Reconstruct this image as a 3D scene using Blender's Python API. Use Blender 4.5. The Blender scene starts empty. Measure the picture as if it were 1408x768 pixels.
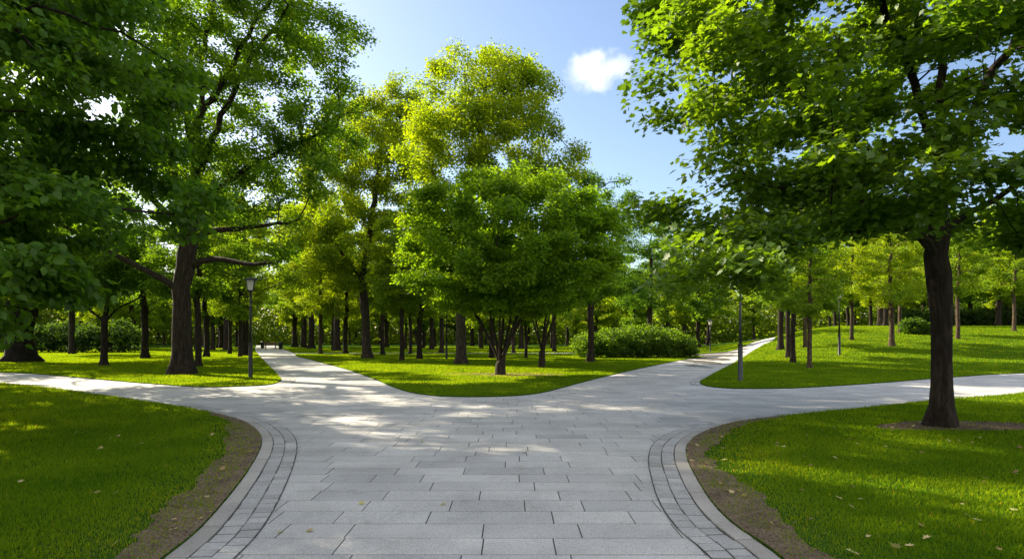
import bpy, math, random
import numpy as np
from mathutils import Vector, Matrix
from mathutils.geometry import delaunay_2d_cdt

random.seed(7)
S = bpy.context.scene
COL = S.collection
R = math.radians
CAM_H, FPX, HORY, CX = 1.6, 900.0, 463.0, 704.0

# ------------------------------------------------------------------ terrain
def sstep(t):
    t = np.clip(t, 0, 1); return t*t*(3-2*t)
def H(x, y):
    x = np.asarray(x, float); y = np.asarray(y, float)
    return 2.75*sstep((y-27)/46.0)*sstep((x/np.maximum(y, 12)-.27)/.24)
def G(px, py):
    """ground point seen at a photograph pixel"""
    d = 3.0
    while d < 260:
        z = CAM_H-(py-HORY)/FPX*d
        x = (px-CX)/FPX*d
        if z <= float(H(x, d)): break
        d += 0.1 if d < 60 else 0.25
    return Vector(((px-CX)/FPX*d, d, float(H((px-CX)/FPX*d, d))))
def flat(px, py):
    d = FPX*CAM_H/(py-HORY); return ((px-CX)/FPX*d, d)

# ------------------------------------------------------------------ helpers
def prop(o, label=None, cat=None, group=None, kind=None):
    if label: o['label'] = label
    if cat: o['category'] = cat
    if group: o['group'] = group
    if kind: o['kind'] = kind
    return o
def empty(name, loc=(0, 0, 0), rz=0.0):
    o = bpy.data.objects.new(name, None); COL.objects.link(o)
    o.location = loc; o.rotation_euler = (0, 0, rz); o.empty_display_size = .2
    return o
def mesh_np(name, V, F, mat, parent=None, flatshade=False, attrs=None):
    """V (n,3); F list of int arrays (m,k)"""
    me = bpy.data.meshes.new(name)
    V = np.ascontiguousarray(V, dtype=np.float32)
    me.vertices.add(len(V)); me.vertices.foreach_set('co', V.ravel())
    F = [np.asarray(f, dtype=np.int32) for f in F if len(f)]
    loops = np.concatenate([f.ravel() for f in F])
    tot = np.concatenate([np.full(len(f), f.shape[1], np.int32) for f in F])
    start = np.concatenate([[0], np.cumsum(tot)[:-1]]).astype(np.int32)
    me.loops.add(len(loops)); me.loops.foreach_set('vertex_index', loops)
    me.polygons.add(len(tot)); me.polygons.foreach_set('loop_start', start)
    for k, a in (attrs or {}).items():
        at = me.attributes.new(k, 'FLOAT', 'POINT'); at.data.foreach_set('value', np.asarray(a, np.float32))
    me.update(calc_edges=True)
    if flatshade: me.shade_flat()
    if mat: me.materials.append(mat)
    o = bpy.data.objects.new(name, me); COL.objects.link(o)
    if parent: o.parent = parent
    return o
class MB:
    def __init__(s): s.v = []; s.f = {3: [], 4: []}; s.n = 0; s.ng = []
    def add(s, V, F):
        V = np.asarray(V, float)
        for f in F: 
            s.f.setdefault(len(f), []).append([i+s.n for i in f])
        s.v.append(V); s.n += len(V)
    def box(s, c, d, rz=0.0, bev=0.0):
        x, y, z = [q/2 for q in d]
        ring = lambda k: [(-x+k, -y+k), (x-k, -y+k), (x-k, y-k), (-x+k, y-k)]
        if bev > 0:
            L = [(ring(bev), -z), (ring(0), -z+bev), (ring(0), z-bev), (ring(bev), z)]
        else:
            L = [(ring(0), -z), (ring(0), z)]
        V = [(px*math.cos(rz)-py*math.sin(rz)+c[0], px*math.sin(rz)+py*math.cos(rz)+c[1], h+c[2]) for r, h in L for px, py in r]
        F = [(3, 2, 1, 0)]
        for l in range(len(L)-1):
            for i in range(4): F.append((l*4+i, l*4+(i+1) % 4, l*4+4+(i+1) % 4, l*4+4+i))
        t = (len(L)-1)*4; F.append((t, t+1, t+2, t+3)); s.add(V, F)
    def lathe(s, prof, n=16, c=(0, 0, 0), rot=0.0, cap=True):
        V = []; F = []
        for r, z in prof:
            for i in range(n):
                a = 2*math.pi*i/n+rot; V.append((c[0]+r*math.cos(a), c[1]+r*math.sin(a), c[2]+z))
        for l in range(len(prof)-1):
            for i in range(n): F.append((l*n+i, l*n+(i+1) % n, l*n+n+(i+1) % n, l*n+n+i))
        s.add(V, F)
        if cap:
            for l, rev in ((0, True), (len(prof)-1, False)):
                b = [l*n+i+s.n-len(V) for i in range(n)]
                s.f.setdefault(n, []).append(b[::-1] if rev else b)
    def bar(s, p, q, w):
        p = Vector(p); q = Vector(q); d = (q-p).normalized()
        u = d.orthogonal().normalized(); v = d.cross(u)
        V = [e+(u*a+v*b)*w/2 for e in (p, q) for a, b in ((-1, -1), (1, -1), (1, 1), (-1, 1))]
        s.add([tuple(t) for t in V], [(3, 2, 1, 0), (4, 5, 6, 7)]+[(i, (i+1) % 4, 4+(i+1) % 4, 4+i) for i in range(4)])
    def build(s, name, mat, parent=None, flatshade=True):
        return mesh_np(name, np.concatenate(s.v), [np.array(f) for f in s.f.values() if f], mat, parent, flatshade)
def copy_tree(o, parent=None):
    c = o.copy(); COL.objects.link(c); c.parent = parent
    for ch in list(o.children): copy_tree(ch, c)
    return c

# ------------------------------------------------------------------ materials
def mat_new(name):
    m = bpy.data.materials.new(name); m.use_nodes = True
    nt = m.node_tree; nt.nodes.clear()
    out = nt.nodes.new('ShaderNodeOutputMaterial')
    return m, nt, out
def N(nt, t, **kw):
    n = nt.nodes.new('ShaderNode'+t)
    for k, v in kw.items():
        if k.startswith('i_'):
            key = k[2:]; key = int(key) if key.isdigit() else key.replace('_', ' ')
            n.inputs[key].default_value = v
        else: setattr(n, k, v)
    return n
def ramp(nt, src, stops):
    r = nt.nodes.new('ShaderNodeValToRGB'); e = r.color_ramp.elements
    while len(e) < len(stops): e.new(.5)
    for k, (p, c) in enumerate(stops):
        e[k].position = p; e[k].color = (c, c, c, 1) if not hasattr(c, '__len__') else (*c, 1)
    nt.links.new(src, r.inputs[0]); return r.outputs[0]
def mixc(nt, a, b, fac, mode='MIX'):
    m = nt.nodes.new('ShaderNodeMix'); m.data_type = 'RGBA'; m.blend_type = mode
    for s, v in ((m.inputs[0], fac), (m.inputs[6], a), (m.inputs[7], b)):
        if hasattr(v, 'links'): nt.links.new(v, s)
        elif hasattr(v, '__len__'): s.default_value = (*v, 1) if len(v) == 3 else v
        else: s.default_value = v
    return m.outputs[2]
def noise(nt, scale, detail=3, rough=.55, vec=None, dist=0.0):
    n = N(nt, 'TexNoise'); n.inputs['Scale'].default_value = scale; n.inputs['Detail'].default_value = detail
    n.inputs['Roughness'].default_value = rough; n.inputs['Distortion'].default_value = dist
    if vec: nt.links.new(vec, n.inputs['Vector'])
    return n.outputs['Fac']
def objco(nt): return N(nt, 'TexCoord').outputs['Object']
def posco(nt): return N(nt, 'NewGeometry').outputs['Position']

def leaf_material(name, gloss=.06, trans=.56, tmul=(3.2, 2.75, .6)):
    m, nt, out = mat_new(name); L = nt.links
    oi = N(nt, 'ObjectInfo')
    at = N(nt, 'Attribute', attribute_name='tint')
    v = ramp(nt, at.outputs['Fac'], [(0, .62), (.5, 1.0), (1, 1.42)])
    base = mixc(nt, oi.outputs['Color'], v, 1.0, 'MULTIPLY')
    nz = ramp(nt, noise(nt, .45, 2, vec=objco(nt)), [(.3, (.86, .95, 1.0)), (.7, (1.16, 1.05, .9))])
    base = mixc(nt, base, nz, 1.0, 'MULTIPLY')
    tr = mixc(nt, base, tmul, 1.0, 'MULTIPLY')
    d = N(nt, 'BsdfDiffuse'); L.new(base, d.inputs[0])
    t = N(nt, 'BsdfTranslucent'); L.new(tr, t.inputs[0])
    mx = N(nt, 'MixShader'); mx.inputs[0].default_value = trans
    L.new(d.outputs[0], mx.inputs[1]); L.new(t.outputs[0], mx.inputs[2])
    g = N(nt, 'BsdfGlossy'); g.inputs['Roughness'].default_value = .5; g.inputs[0].default_value = (.9, .95, .9, 1)
    lw = N(nt, 'LayerWeight'); lw.inputs[0].default_value = .3
    gf = N(nt, 'Math', operation='MULTIPLY_ADD'); L.new(lw.outputs['Fresnel'], gf.inputs[0]); gf.inputs[1].default_value = gloss; gf.inputs[2].default_value = gloss*.5
    m2 = N(nt, 'MixShader'); L.new(gf.outputs[0], m2.inputs[0])
    L.new(mx.outputs[0], m2.inputs[1]); L.new(g.outputs[0], m2.inputs[2])
    L.new(m2.outputs[0], out.inputs[0])
    return m
M = {}
M['leaf'] = leaf_material('leaf', gloss=.02)
M['leaf_broad'] = leaf_material('broad_leaf', gloss=.03)

def simple(name, col, rough=.7, metal=0.0, var=.25, scale=6.0, bump=0.0, bscale=40.0, spec=.4):
    m, nt, out = mat_new(name); L = nt.links
    p = N(nt, 'BsdfPrincipled'); p.inputs['Roughness'].default_value = rough; p.inputs['Metallic'].default_value = metal
    p.inputs['Specular IOR Level'].default_value = spec
    f = noise(nt, scale, 4, vec=objco(nt))
    c = mixc(nt, tuple(q*(1-var) for q in col), tuple(min(1, q*(1+var)) for q in col), ramp(nt, f, [(.3, 0.), (.7, 1.)]))
    L.new(c, p.inputs['Base Color'])
    if bump:
        b = N(nt, 'Bump'); b.inputs['Strength'].default_value = bump; b.inputs['Distance'].default_value = .02
        L.new(noise(nt, bscale, 4, vec=objco(nt)), b.inputs['Height']); L.new(b.outputs[0], p.inputs['Normal'])
    L.new(p.outputs[0], out.inputs[0]); return m

def bark_material():
    m, nt, out = mat_new('bark'); L = nt.links
    mp = N(nt, 'Mapping'); mp.inputs['Scale'].default_value = (9, 9, 1.6); L.new(objco(nt), mp.inputs[0])
    f = noise(nt, 1.6, 6, .65, mp.outputs[0], .6)
    c = ramp(nt, f, [(.32, (.010, .008, .006)), (.5, (.042, .032, .024)), (.68, (.095, .074, .056))])
    moss = ramp(nt, noise(nt, 1.2, 4, vec=objco(nt)), [(.5, 0.), (.7, .45)])
    c = mixc(nt, c, (.05, .058, .026), moss)
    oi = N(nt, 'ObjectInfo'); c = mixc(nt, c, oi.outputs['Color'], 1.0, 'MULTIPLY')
    p = N(nt, 'BsdfPrincipled'); p.inputs['Roughness'].default_value = .9; p.inputs['Specular IOR Level'].default_value = .2
    L.new(c, p.inputs['Base Color'])
    b = N(nt, 'Bump'); b.inputs['Strength'].default_value = .9; b.inputs['Distance'].default_value = .035
    L.new(f, b.inputs['Height']); L.new(b.outputs[0], p.inputs['Normal'])
    L.new(p.outputs[0], out.inputs[0]); return m
M['bark'] = bark_material()

def granite(name, light, dark, rough=.75):
    m, nt, out = mat_new(name); L = nt.links; P = posco(nt)
    at = N(nt, 'Attribute', attribute_name='tint')
    c = mixc(nt, dark, light, at.outputs['Fac'])
    sp = ramp(nt, noise(nt, 95, 3, .75, P), [(.34, .60), (.5, 1.0), (.66, 1.35)])
    c = mixc(nt, c, sp, 1.0, 'MULTIPLY')
    st = ramp(nt, noise(nt, .9, 5, .6, P), [(.32, .80), (.62, 1.07)])
    c = mixc(nt, c, st, 1.0, 'MULTIPLY')
    st2 = ramp(nt, noise(nt, 7, 4, .6, P, 1.0), [(.26, .8), (.42, 1.0)])
    c = mixc(nt, c, st2, 1.0, 'MULTIPLY')
    p = N(nt, 'BsdfPrincipled'); p.inputs['Roughness'].default_value = rough; p.inputs['Specular IOR Level'].default_value = .35
    L.new(c, p.inputs['Base Color'])
    b = N(nt, 'Bump'); b.inputs['Strength'].default_value = .25; b.inputs['Distance'].default_value = .004
    L.new(noise(nt, 160, 3, .6, P), b.inputs['Height']); L.new(b.outputs[0], p.inputs['Normal'])
    L.new(p.outputs[0], out.inputs[0]); return m
M['slab'] = granite('granite_slab', (.50, .495, .485), (.36, .36, .36))
M['sett'] = granite('granite_sett', (.43, .43, .425), (.30, .30, .30))
M['kerb'] = granite('granite_kerb', (.42, .40, .375), (.30, .285, .265), .85)
M['joint'] = simple('joint_sand', (.060, .055, .048), .95, var=.4, scale=30)

def turf_material():
    m, nt, out = mat_new('turf'); L = nt.links; P = posco(nt)
    a = ramp(nt, noise(nt, 26, 5, .65, P), [(.3, (.018, .040, .006)), (.6, (.045, .10, .012)), (.8, (.08, .13, .02))])
    b = ramp(nt, noise(nt, .5, 4, .6, P), [(.3, .8), (.7, 1.2)])
    c = mixc(nt, a, b, 1.0, 'MULTIPLY')
    p = N(nt, 'BsdfDiffuse')
    L.new(c, p.inputs['Color'])
    bp = N(nt, 'Bump'); bp.inputs['Strength'].default_value = .6; bp.inputs['Distance'].default_value = .05
    L.new(noise(nt, 22, 4, .7, P), bp.inputs['Height']); L.new(bp.outputs[0], p.inputs['Normal'])
    L.new(p.outputs[0], out.inputs[0]); return m
M['turf'] = turf_material()
def grass_material():
    m, nt, out = mat_new('grass_blade'); L = nt.links; P = posco(nt)
    at = N(nt, 'Attribute', attribute_name='tint')
    c = ramp(nt, at.outputs['Fac'], [(0, (.030, .090, .007)), (.45, (.064, .148, .010)), (.85, (.104, .185, .013)), (1, (.20, .18, .06))])
    b = ramp(nt, noise(nt, .8, 4, .6, P), [(.28, (.68, .78, .85)), (.72, (1.3, 1.16, 1.05))])
    c = mixc(nt, c, b, 1.0, 'MULTIPLY')
    t_ = mixc(nt, c, (5.2, 3.3, .6), 1.0, 'MULTIPLY')
    d = N(nt, 'BsdfDiffuse'); L.new(c, d.inputs[0])
    t = N(nt, 'BsdfTranslucent'); L.new(t_, t.inputs[0])
    mx = N(nt, 'MixShader'); mx.inputs[0].default_value = .5
    L.new(d.outputs[0], mx.inputs[1]); L.new(t.outputs[0], mx.inputs[2])
    L.new(mx.outputs[0], out.inputs[0]); return m
M['grass'] = grass_material()
def earth_material(name, cols):
    m, nt, out = mat_new(name); L = nt.links; P = posco(nt)
    c = ramp(nt, noise(nt, 45, 6, .7, P), list(zip((.3, .5, .72), cols)))
    c = mixc(nt, c, ramp(nt, noise(nt, 3, 4, .6, P), [(.3, .7), (.7, 1.15)]), 1.0, 'MULTIPLY')
    p = N(nt, 'BsdfPrincipled'); p.inputs['Roughness'].default_value = .95; p.inputs['Specular IOR Level'].default_value = .15
    L.new(c, p.inputs['Base Color'])
    bp = N(nt, 'Bump'); bp.inputs['Strength'].default_value = .9; bp.inputs['Distance'].default_value = .02
    L.new(noise(nt, 60, 5, .7, P), bp.inputs['Height']); L.new(bp.outputs[0], p.inputs['Normal'])
    L.new(p.outputs[0], out.inputs[0]); return m
M['earth'] = earth_material('earth', [(.066, .048, .032), (.165, .125, .084), (.33, .265, .185)])
M['mulch'] = earth_material('mulch', [(.034, .022, .014), (.11, .072, .046), (.24, .165, .11)])
M['black_metal'] = simple('black_metal', (.018, .019, .021), .45, .3, .3, 8)
M['grey_metal'] = simple('grey_metal', (.22, .21, .20), .4, .6, .25, 8)
M['dark_metal'] = simple('dark_metal', (.05, .055, .065), .5, .4, .25, 8)
M['wood'] = simple('bench_wood', (.20, .125, .075), .7, 0, .4, 10)
M['stone'] = simple('pale_stone', (.40, .35, .30), .85, 0, .2, 2)
def glass_material():
    m, nt, out = mat_new('milk_glass'); L = nt.links
    p = N(nt, 'BsdfPrincipled'); p.inputs['Base Color'].default_value = (.62, .62, .56, 1); p.inputs['Roughness'].default_value = .25
    t = N(nt, 'BsdfTranslucent'); t.inputs[0].default_value = (.7, .7, .62, 1)
    mx = N(nt, 'MixShader'); mx.inputs[0].default_value = .45
    L.new(p.outputs[0], mx.inputs[1]); L.new(t.outputs[0], mx.inputs[2]); L.new(mx.outputs[0], out.inputs[0]); return m
M['glass'] = glass_material()

# ------------------------------------------------------------------ curves and lawns
def catmull(pts, n=8):
    P = [np.array(p, float) for p in pts]; P = [2*P[0]-P[1]]+P+[2*P[-1]-P[-2]]
    out = []
    for i in range(1, len(P)-2):
        for k in range(n):
            t = k/n
            out.append(.5*((2*P[i])+(-P[i-1]+P[i+1])*t+(2*P[i-1]-5*P[i]+4*P[i+1]-P[i+2])*t*t+(-P[i-1]+3*P[i]-3*P[i+1]+P[i+2])*t**3))
    out.append(P[-2]); return np.array(out)
gxy = lambda a: [tuple(G(*p).xy) for p in a]
CL = catmull([(-34, 34), (-25, 28)]+gxy([(0, 527), (70, 534.5), (130, 543), (200, 553), (260, 563), (300, 571), (332, 580), (352, 592), (360, 607), (357, 622), (345, 645), (320, 680), (280, 725), (235, 768)])+[(-2.40, 3.4), (-2.38, 1.5), (-2.38, -4)])
CR = catmull([(34, 32), (24, 25)]+gxy([(1408, 541), (1300, 550), (1200, 560.5), (1100, 571), (1040, 577.5), (1000, 585), (965, 597), (946, 612), (944, 630), (951, 650), (975, 690), (1010, 725), (1065, 768)])+[(1.90, 3.4), (1.90, 1.5), (1.90, -4)])
CC = catmull([(-20.4, 61.5)]+gxy([(409, 490), (425, 494), (450, 500.5), (480, 509), (510, 519.5), (540, 532), (565, 540), (600, 544.5), (650, 546), (700, 545), (740, 541), (770, 534), (800, 526), (850, 513.5), (900, 502.5), (940, 494.5)])+[tuple(G(968, 489.5).xy)])
cm_end = CC[-1]
CD = catmull([(-50, 42), (-36, 35)]+gxy([(0, 512), (60, 515), (150, 523), (220, 529), (280, 532.5), (340, 531), (372, 528.5), (386, 524), (384, 518), (375, 508), (365, 498), (356.5, 489)])+[(-33, 84), (-50, 128)])
CE = catmull([(60, 44), (40, 36)]+gxy([(1408, 513), (1330, 517.5), (1270, 522), (1200, 527.5), (1110, 533), (1060, 534.5), (1010, 534.5), (978, 532), (963, 527), (970, 520.5), (1000, 504), (1030, 486), (1050, 474)])+[tuple(G(1065, 466.3).xy), (36.5, 90), (46, 107)])
e_far = CE[-1]
# far lawn beyond the cross path, between the two long paths
CF = np.array([(-46.2, 128), (-29.2, 84), (-21.8, 65.3), (-6, 65.6), (8, 66.0), (15, 62.8)]+[tuple(G(*p).xy) for p in ((1006, 482.5), (1025, 475.2), (1046, 467.4))]+[(34.4, 91), (43.6, 107), (43.6, 130)])
LAWN = {
    'A': np.vstack([CL, [(-60, -4), (-60, 40)]]),
    'B': np.vstack([CR, [(60, -4), (60, 38)]]),
    'C': np.vstack([CC, [(cm_end[0]-1.0, cm_end[1]+1.2), (14.0, 58.5), (8, 62.2), (0, 62.6), (-8, 62.2)]]),
    'D': np.vstack([CD, [(-110, 128), (-110, 42)]]),
    'E': np.vstack([CE, [(48, 130), (120, 130), (120, 44)]]),
    'F': CF,
}
def inside(P, poly):
    x, y = P[:, 0], P[:, 1]; r = np.zeros(len(P), bool)
    a = poly; b = np.roll(poly, -1, 0)
    for (x1, y1), (x2, y2) in zip(a, b):
        if y1 == y2: continue
        c = ((y1 > y) != (y2 > y)) & (x < (x2-x1)*(y-y1)/(y2-y1)+x1); r ^= c
    return r
def dist_to(P, line):
    d = np.full(len(P), 1e9)
    for a, b in zip(line[:-1], line[1:]):
        ab = b-a; l2 = (ab**2).sum()
        if l2 < 1e-12: continue
        t = np.clip(((P-a)@ab)/l2, 0, 1); q = P-a-t[:, None]*ab
        d = np.minimum(d, np.hypot(q[:, 0], q[:, 1]))
    return d
def sheet(name, poly, mat, dz, cell=2.0, rim=True, kind='structure'):
    pp = []
    for a, b in zip(poly, np.roll(poly, -1, 0)):      # long edges follow the terrain too
        m = max(1, int(np.hypot(*(b-a))/(cell*1.5)))
        pp += [a+(b-a)*k/m for k in range(m)]
    poly = np.array(pp)
    lo = poly.min(0); hi = poly.max(0)
    gx, gy = np.meshgrid(np.arange(lo[0]+cell/2, hi[0], cell), np.arange(lo[1]+cell/2, hi[1], cell))
    pts = np.stack([gx.ravel(), gy.ravel()], 1)
    pts = pts[inside(pts, poly)]
    pts = pts[dist_to(pts, np.vstack([poly, poly[:1]])) > cell*.3]
    n = len(poly)
    co = [Vector((float(p[0]), float(p[1]))) for p in np.vstack([poly, pts])]
    v, e, f, *_ = delaunay_2d_cdt(co, [], [list(range(n))], 1, 1e-5)
    V = np.array([(p.x, p.y) for p in v]); V3 = np.column_stack([V, H(V[:, 0], V[:, 1])+dz])
    F = {}
    for t in f: F.setdefault(len(t), []).append(list(t))
    if rim:   # a vertical edge down to the paving
        pz = np.column_stack([poly, H(poly[:, 0], poly[:, 1])+dz]); k = len(V3)
        V3 = np.vstack([V3, pz, pz-[0, 0, dz+.02]])
        F.setdefault(4, []).extend([[k+i, k+(i+1) % n, k+n+(i+1) % n, k+n+i] for i in range(n)])
    o = mesh_np(name, V3, [np.array(q) for q in F.values()], mat, None, True)
    prop(o, kind=kind); return o
sq = lambda x0, y0, x1, y1: np.array([(x0, y0), (x1, y0), (x1, y1), (x0, y1)], float)
g_ = sheet('ground', sq(-150, -60, 150, 160), M['turf'], -.06, 3.0, rim=False)
far = MB()
o = mesh_np('far_ground', np.array([(-1500, -900, -.2), (1500, -900, -.2), (1500, 2500, -.2), (-1500, 2500, -.2)]), [np.array([[0, 1, 2, 3]])], M['turf']); prop(o, kind='structure')
sheet('path_bed', sq(-60, -4, 60, 128), M['joint'], -.003, 2.0, rim=False)
lawn_obj = {}
for k, p in LAWN.items():
    lawn_obj[k] = sheet('lawn', p, M['turf'], .03, 2.0)

# paving slabs (one sheet of slabs, bond rows across the view)
def paving():
    rg = np.random.default_rng(3); Q = []; T = []
    y = -3.9
    core = {k: p for k, p in LAWN.items()}
    while y < 127.5:
        rowh = .40 if rg.random() > .18 else .33
        if y > 40: rowh *= 1.6
        x = -58+rg.random()
        row = []
        while x < 58:
            w = rg.choice([.55, .7, .8, .95, 1.1]); row.append((x, x+w)); x += w
        row = np.array(row); mid = row.mean(1)
        keep = np.zeros(len(row), bool)
        al = np.zeros((4, len(row)), bool)
        for i, (cx_, cy_) in enumerate(((row[:, 0], y), (row[:, 1], y), (row[:, 0], y+rowh), (row[:, 1], y+rowh))):
            P = np.column_stack([cx_, np.full(len(row), cy_)])
            for p in core.values(): al[i] |= inside(P, p)
        keep = ~al.all(0)
        for a, b in row[keep]:
            g = .0055; k = .0085; Q.append(((a+g, y+k), (b-g, y+k), (b-g, y+rowh-k), (a+g, y+rowh-k))); T.append(np.clip(rg.normal(.55, .22), 0, 1))
        y += rowh
    Q = np.array(Q); n = len(Q)
    dz = .003+np.clip(rg.normal(0, .001, (n, 1)), -.002, .002)
    top = np.concatenate([Q, (H(Q[..., 0], Q[..., 1])+dz+0)[..., None]], 2)
    bot = top-[0, 0, .013]
    V = np.concatenate([top, bot], 1).reshape(-1, 3); b = (np.arange(n)*8)[:, None]
    F = [b+[0, 1, 2, 3]]+[b+[i, i+4, (i+1) % 4+4, (i+1) % 4] for i in range(4)]
    o = mesh_np('paving', V, [np.concatenate(F)], M['slab'], None, True, {'tint': np.repeat(T, 8)})
    prop(o, kind='structure')
paving()

# kerb and two rows of setts following the lawn edges
def strip(line, side, bands, bed_w):
    """line: 2D polyline; side: +1 offsets to its left"""
    seg = np.diff(line, axis=0); s = np.concatenate([[0], np.cumsum(np.hypot(seg[:, 0], seg[:, 1]))])
    def at(u, off):
        x = np.interp(u, s, line[:, 0]); y = np.interp(u, s, line[:, 1])
        e = .12
        tx = np.interp(u+e, s, line[:, 0])-np.interp(u-e, s, line[:, 0]); ty = np.interp(u+e, s, line[:, 1])-np.interp(u-e, s, line[:, 1])
        l = np.hypot(tx, ty)+1e-9
        return np.stack([x-ty/l*off*side, y+tx/l*off*side], -1)
    rg = np.random.default_rng(int(abs(line[0, 0]*10))+5)
    u = np.arange(0, s[-1], .25); a = at(u, 0.0); b = at(u, bed_w)
    V = np.vstack([a, b]); n = len(u)
    V3 = np.column_stack([V, H(V[:, 0], V[:, 1])+.0095])
    i = np.arange(n-1); prop(mesh_np('sett_bed', V3, [np.stack([i, i+1, n+i+1, n+i], 1)], M['joint'], None, True), kind='structure')
    for name, o0, o1, ln, mt, g, hz in bands:
        Q = []; T = []; t = 0.0
        while t < s[-1]-ln*1.5:
            l = ln*rg.uniform(.82, 1.18); uu = np.array([t+g*1.2, t+l/2, t+l-g*1.2])
            j = rg.uniform(-.004, .004, 4)
            A = at(uu, o0+g*.55+j[0]); B = at(uu, o1-g*.55+j[1])
            Q.append(np.vstack([A, B[::-1]])); T.append(np.clip(rg.normal(.5, .25), 0, 1)); t += l
        Q = np.array(Q); n = len(Q); h = rg.normal(hz, .0015, (n, 1))
        top = np.concatenate([Q, (H(Q[..., 0], Q[..., 1])+h)[..., None]], 2)
        c = top.mean(1, keepdims=True); inn = c+(top-c)*np.array([.965, .965, 1.0])+[0, 0, .0]
        low = top-[0, 0, .004]; bot = top-[0, 0, hz+.002]
        V = np.concatenate([inn, low, bot], 1).reshape(-1, 3); b_ = (np.arange(n)*18)[:, None]
        F = [b_+[i, 6+i, 6+(i+1) % 6, (i+1) % 6] for i in range(6)]+[b_+[6+i, 12+i, 12+(i+1) % 6, 6+(i+1) % 6] for i in range(6)]
        o = mesh_np(name, V, [np.concatenate(F), b_+np.arange(6)], mt, None, True, {'tint': np.repeat(T, 18)})
        prop(o, kind='structure')
BANDS = [('kerb_stones', .0, .155, .75, M['kerb'], .004, .022), ('setts', .16, .325, .19, M['sett'], .009, .0145), ('setts', .325, .49, .19, M['sett'], .009, .0145)]
def near_part(c, y1): 
    return c[c[:, 1] < y1]
def fine(c, n=4):
    return catmull(c[::2], 4)
strip(near_part(CL, 15.2), 1, BANDS, .497)
strip(near_part(CR, 14.0), -1, BANDS, .497)
cd = CD[(CD[:, 0] > -12.4) & (CD[:, 1] > 22.5) & (CD[:, 1] < 42)]
strip(cd, -1, [('setts', .01, .17, .19, M['sett'], .009, .0145), ('setts', .17, .33, .19, M['sett'], .009, .0145), ('setts', .33, .49, .19, M['sett'], .009, .0145)], .497)
ce = CE[(CE[:, 0] < 9.6) & (CE[:, 1] > 21.5) & (CE[:, 1] < 27)]
strip(ce, 1, [('setts', .01, .17, .19, M['sett'], .009, .0145), ('setts', .17, .33, .19, M['sett'], .009, .0145)], .34)

def vnoise(P, sc, seed):
    rg = np.random.default_rng(seed); T = rg.random((64, 64))
    q = P*sc; i = np.floor(q).astype(int); f = q-i; f = f*f*(3-2*f)
    g = lambda a, b: T[(i[:, 0]+a) % 64, (i[:, 1]+b) % 64]
    return (g(0, 0)*(1-f[:, 0])+g(1, 0)*f[:, 0])*(1-f[:, 1])+(g(0, 1)*(1-f[:, 0])+g(1, 1)*f[:, 0])*f[:, 1]
# bare earth along the near lawn edges and under the near maple
def wob(n, rg, amp, k=5):
    t = np.linspace(0, 1, n); return sum(amp/(j+1)*np.sin(2*np.pi*(j+1)*t*3+rg.uniform(0, 6.28)) for j in range(k))
def earth_strip(line, side, ws, seed):
    rg = np.random.default_rng(seed)
    seg = np.hypot(*np.diff(line, axis=0).T); u = np.concatenate([[0], np.cumsum(seg)]); q = np.arange(0, u[-1], .06)
    line = np.column_stack([np.interp(q, u, line[:, 0]), np.interp(q, u, line[:, 1])])
    d = np.gradient(line, axis=0); l = np.hypot(d[:, 0], d[:, 1])[:, None]+1e-9; nrm = np.column_stack([-d[:, 1], d[:, 0]])/l*side
    w = np.interp(np.linspace(0, 1, len(line)), np.linspace(0, 1, len(ws)), ws)+wob(len(line), rg, .05)+.16*(vnoise(line, 2.3, 31)-.5)+.13*(vnoise(line, 6.5, 32)-.5)+.06*(vnoise(line, 17, 33)-.5)
    w = np.maximum(w*.8+.05, .03)
    return np.vstack([line+nrm*.006, (line+nrm*w[:, None])[::-1]])
near = lambda c, a, b: c[(c[:, 1] > a) & (c[:, 1] < b)]
EL = earth_strip(near(CL, 2.5, 13.6), -1, [.10, .26, .42, .55, .60, .55, .55, .5, .35, .25], 1)
ER = earth_strip(near(CR, 2.5, 13.0), 1, [.10, .28, .40, .38, .34, .40, .48, .45, .35, .2], 2)
def ring(c, rx, ry, n=60, seed=1, amp=.12):
    rg = np.random.default_rng(seed); a = np.linspace(0, 2*np.pi, n, endpoint=False)
    k = 1+sum(amp/(j+1)*np.sin((j+2)*a+rg.uniform(0, 6.28)) for j in range(5))
    return np.column_stack([c[0]+rx*k*np.cos(a), c[1]+ry*k*np.sin(a)])
MAPLE = tuple(flat(1293, 588))
MUL = ring((MAPLE[0]+.35, MAPLE[1]+.05), 1.55, .62, seed=4)
BUSH1 = tuple(flat(688, 516)); BUSH2 = tuple(flat(745, 506))
MU2 = ring((BUSH1[0]+.2, BUSH1[1]+.3), 2.3, 1.5, seed=8)
for nm, pl, mt in (('bare_earth', EL, 'earth'), ('bare_earth', ER, 'earth'), ('mulch_ring', MUL, 'mulch'), ('mulch_ring', MU2, 'mulch')):
    o = sheet(nm, pl, M[mt], .036, .35, rim=False)

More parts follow.
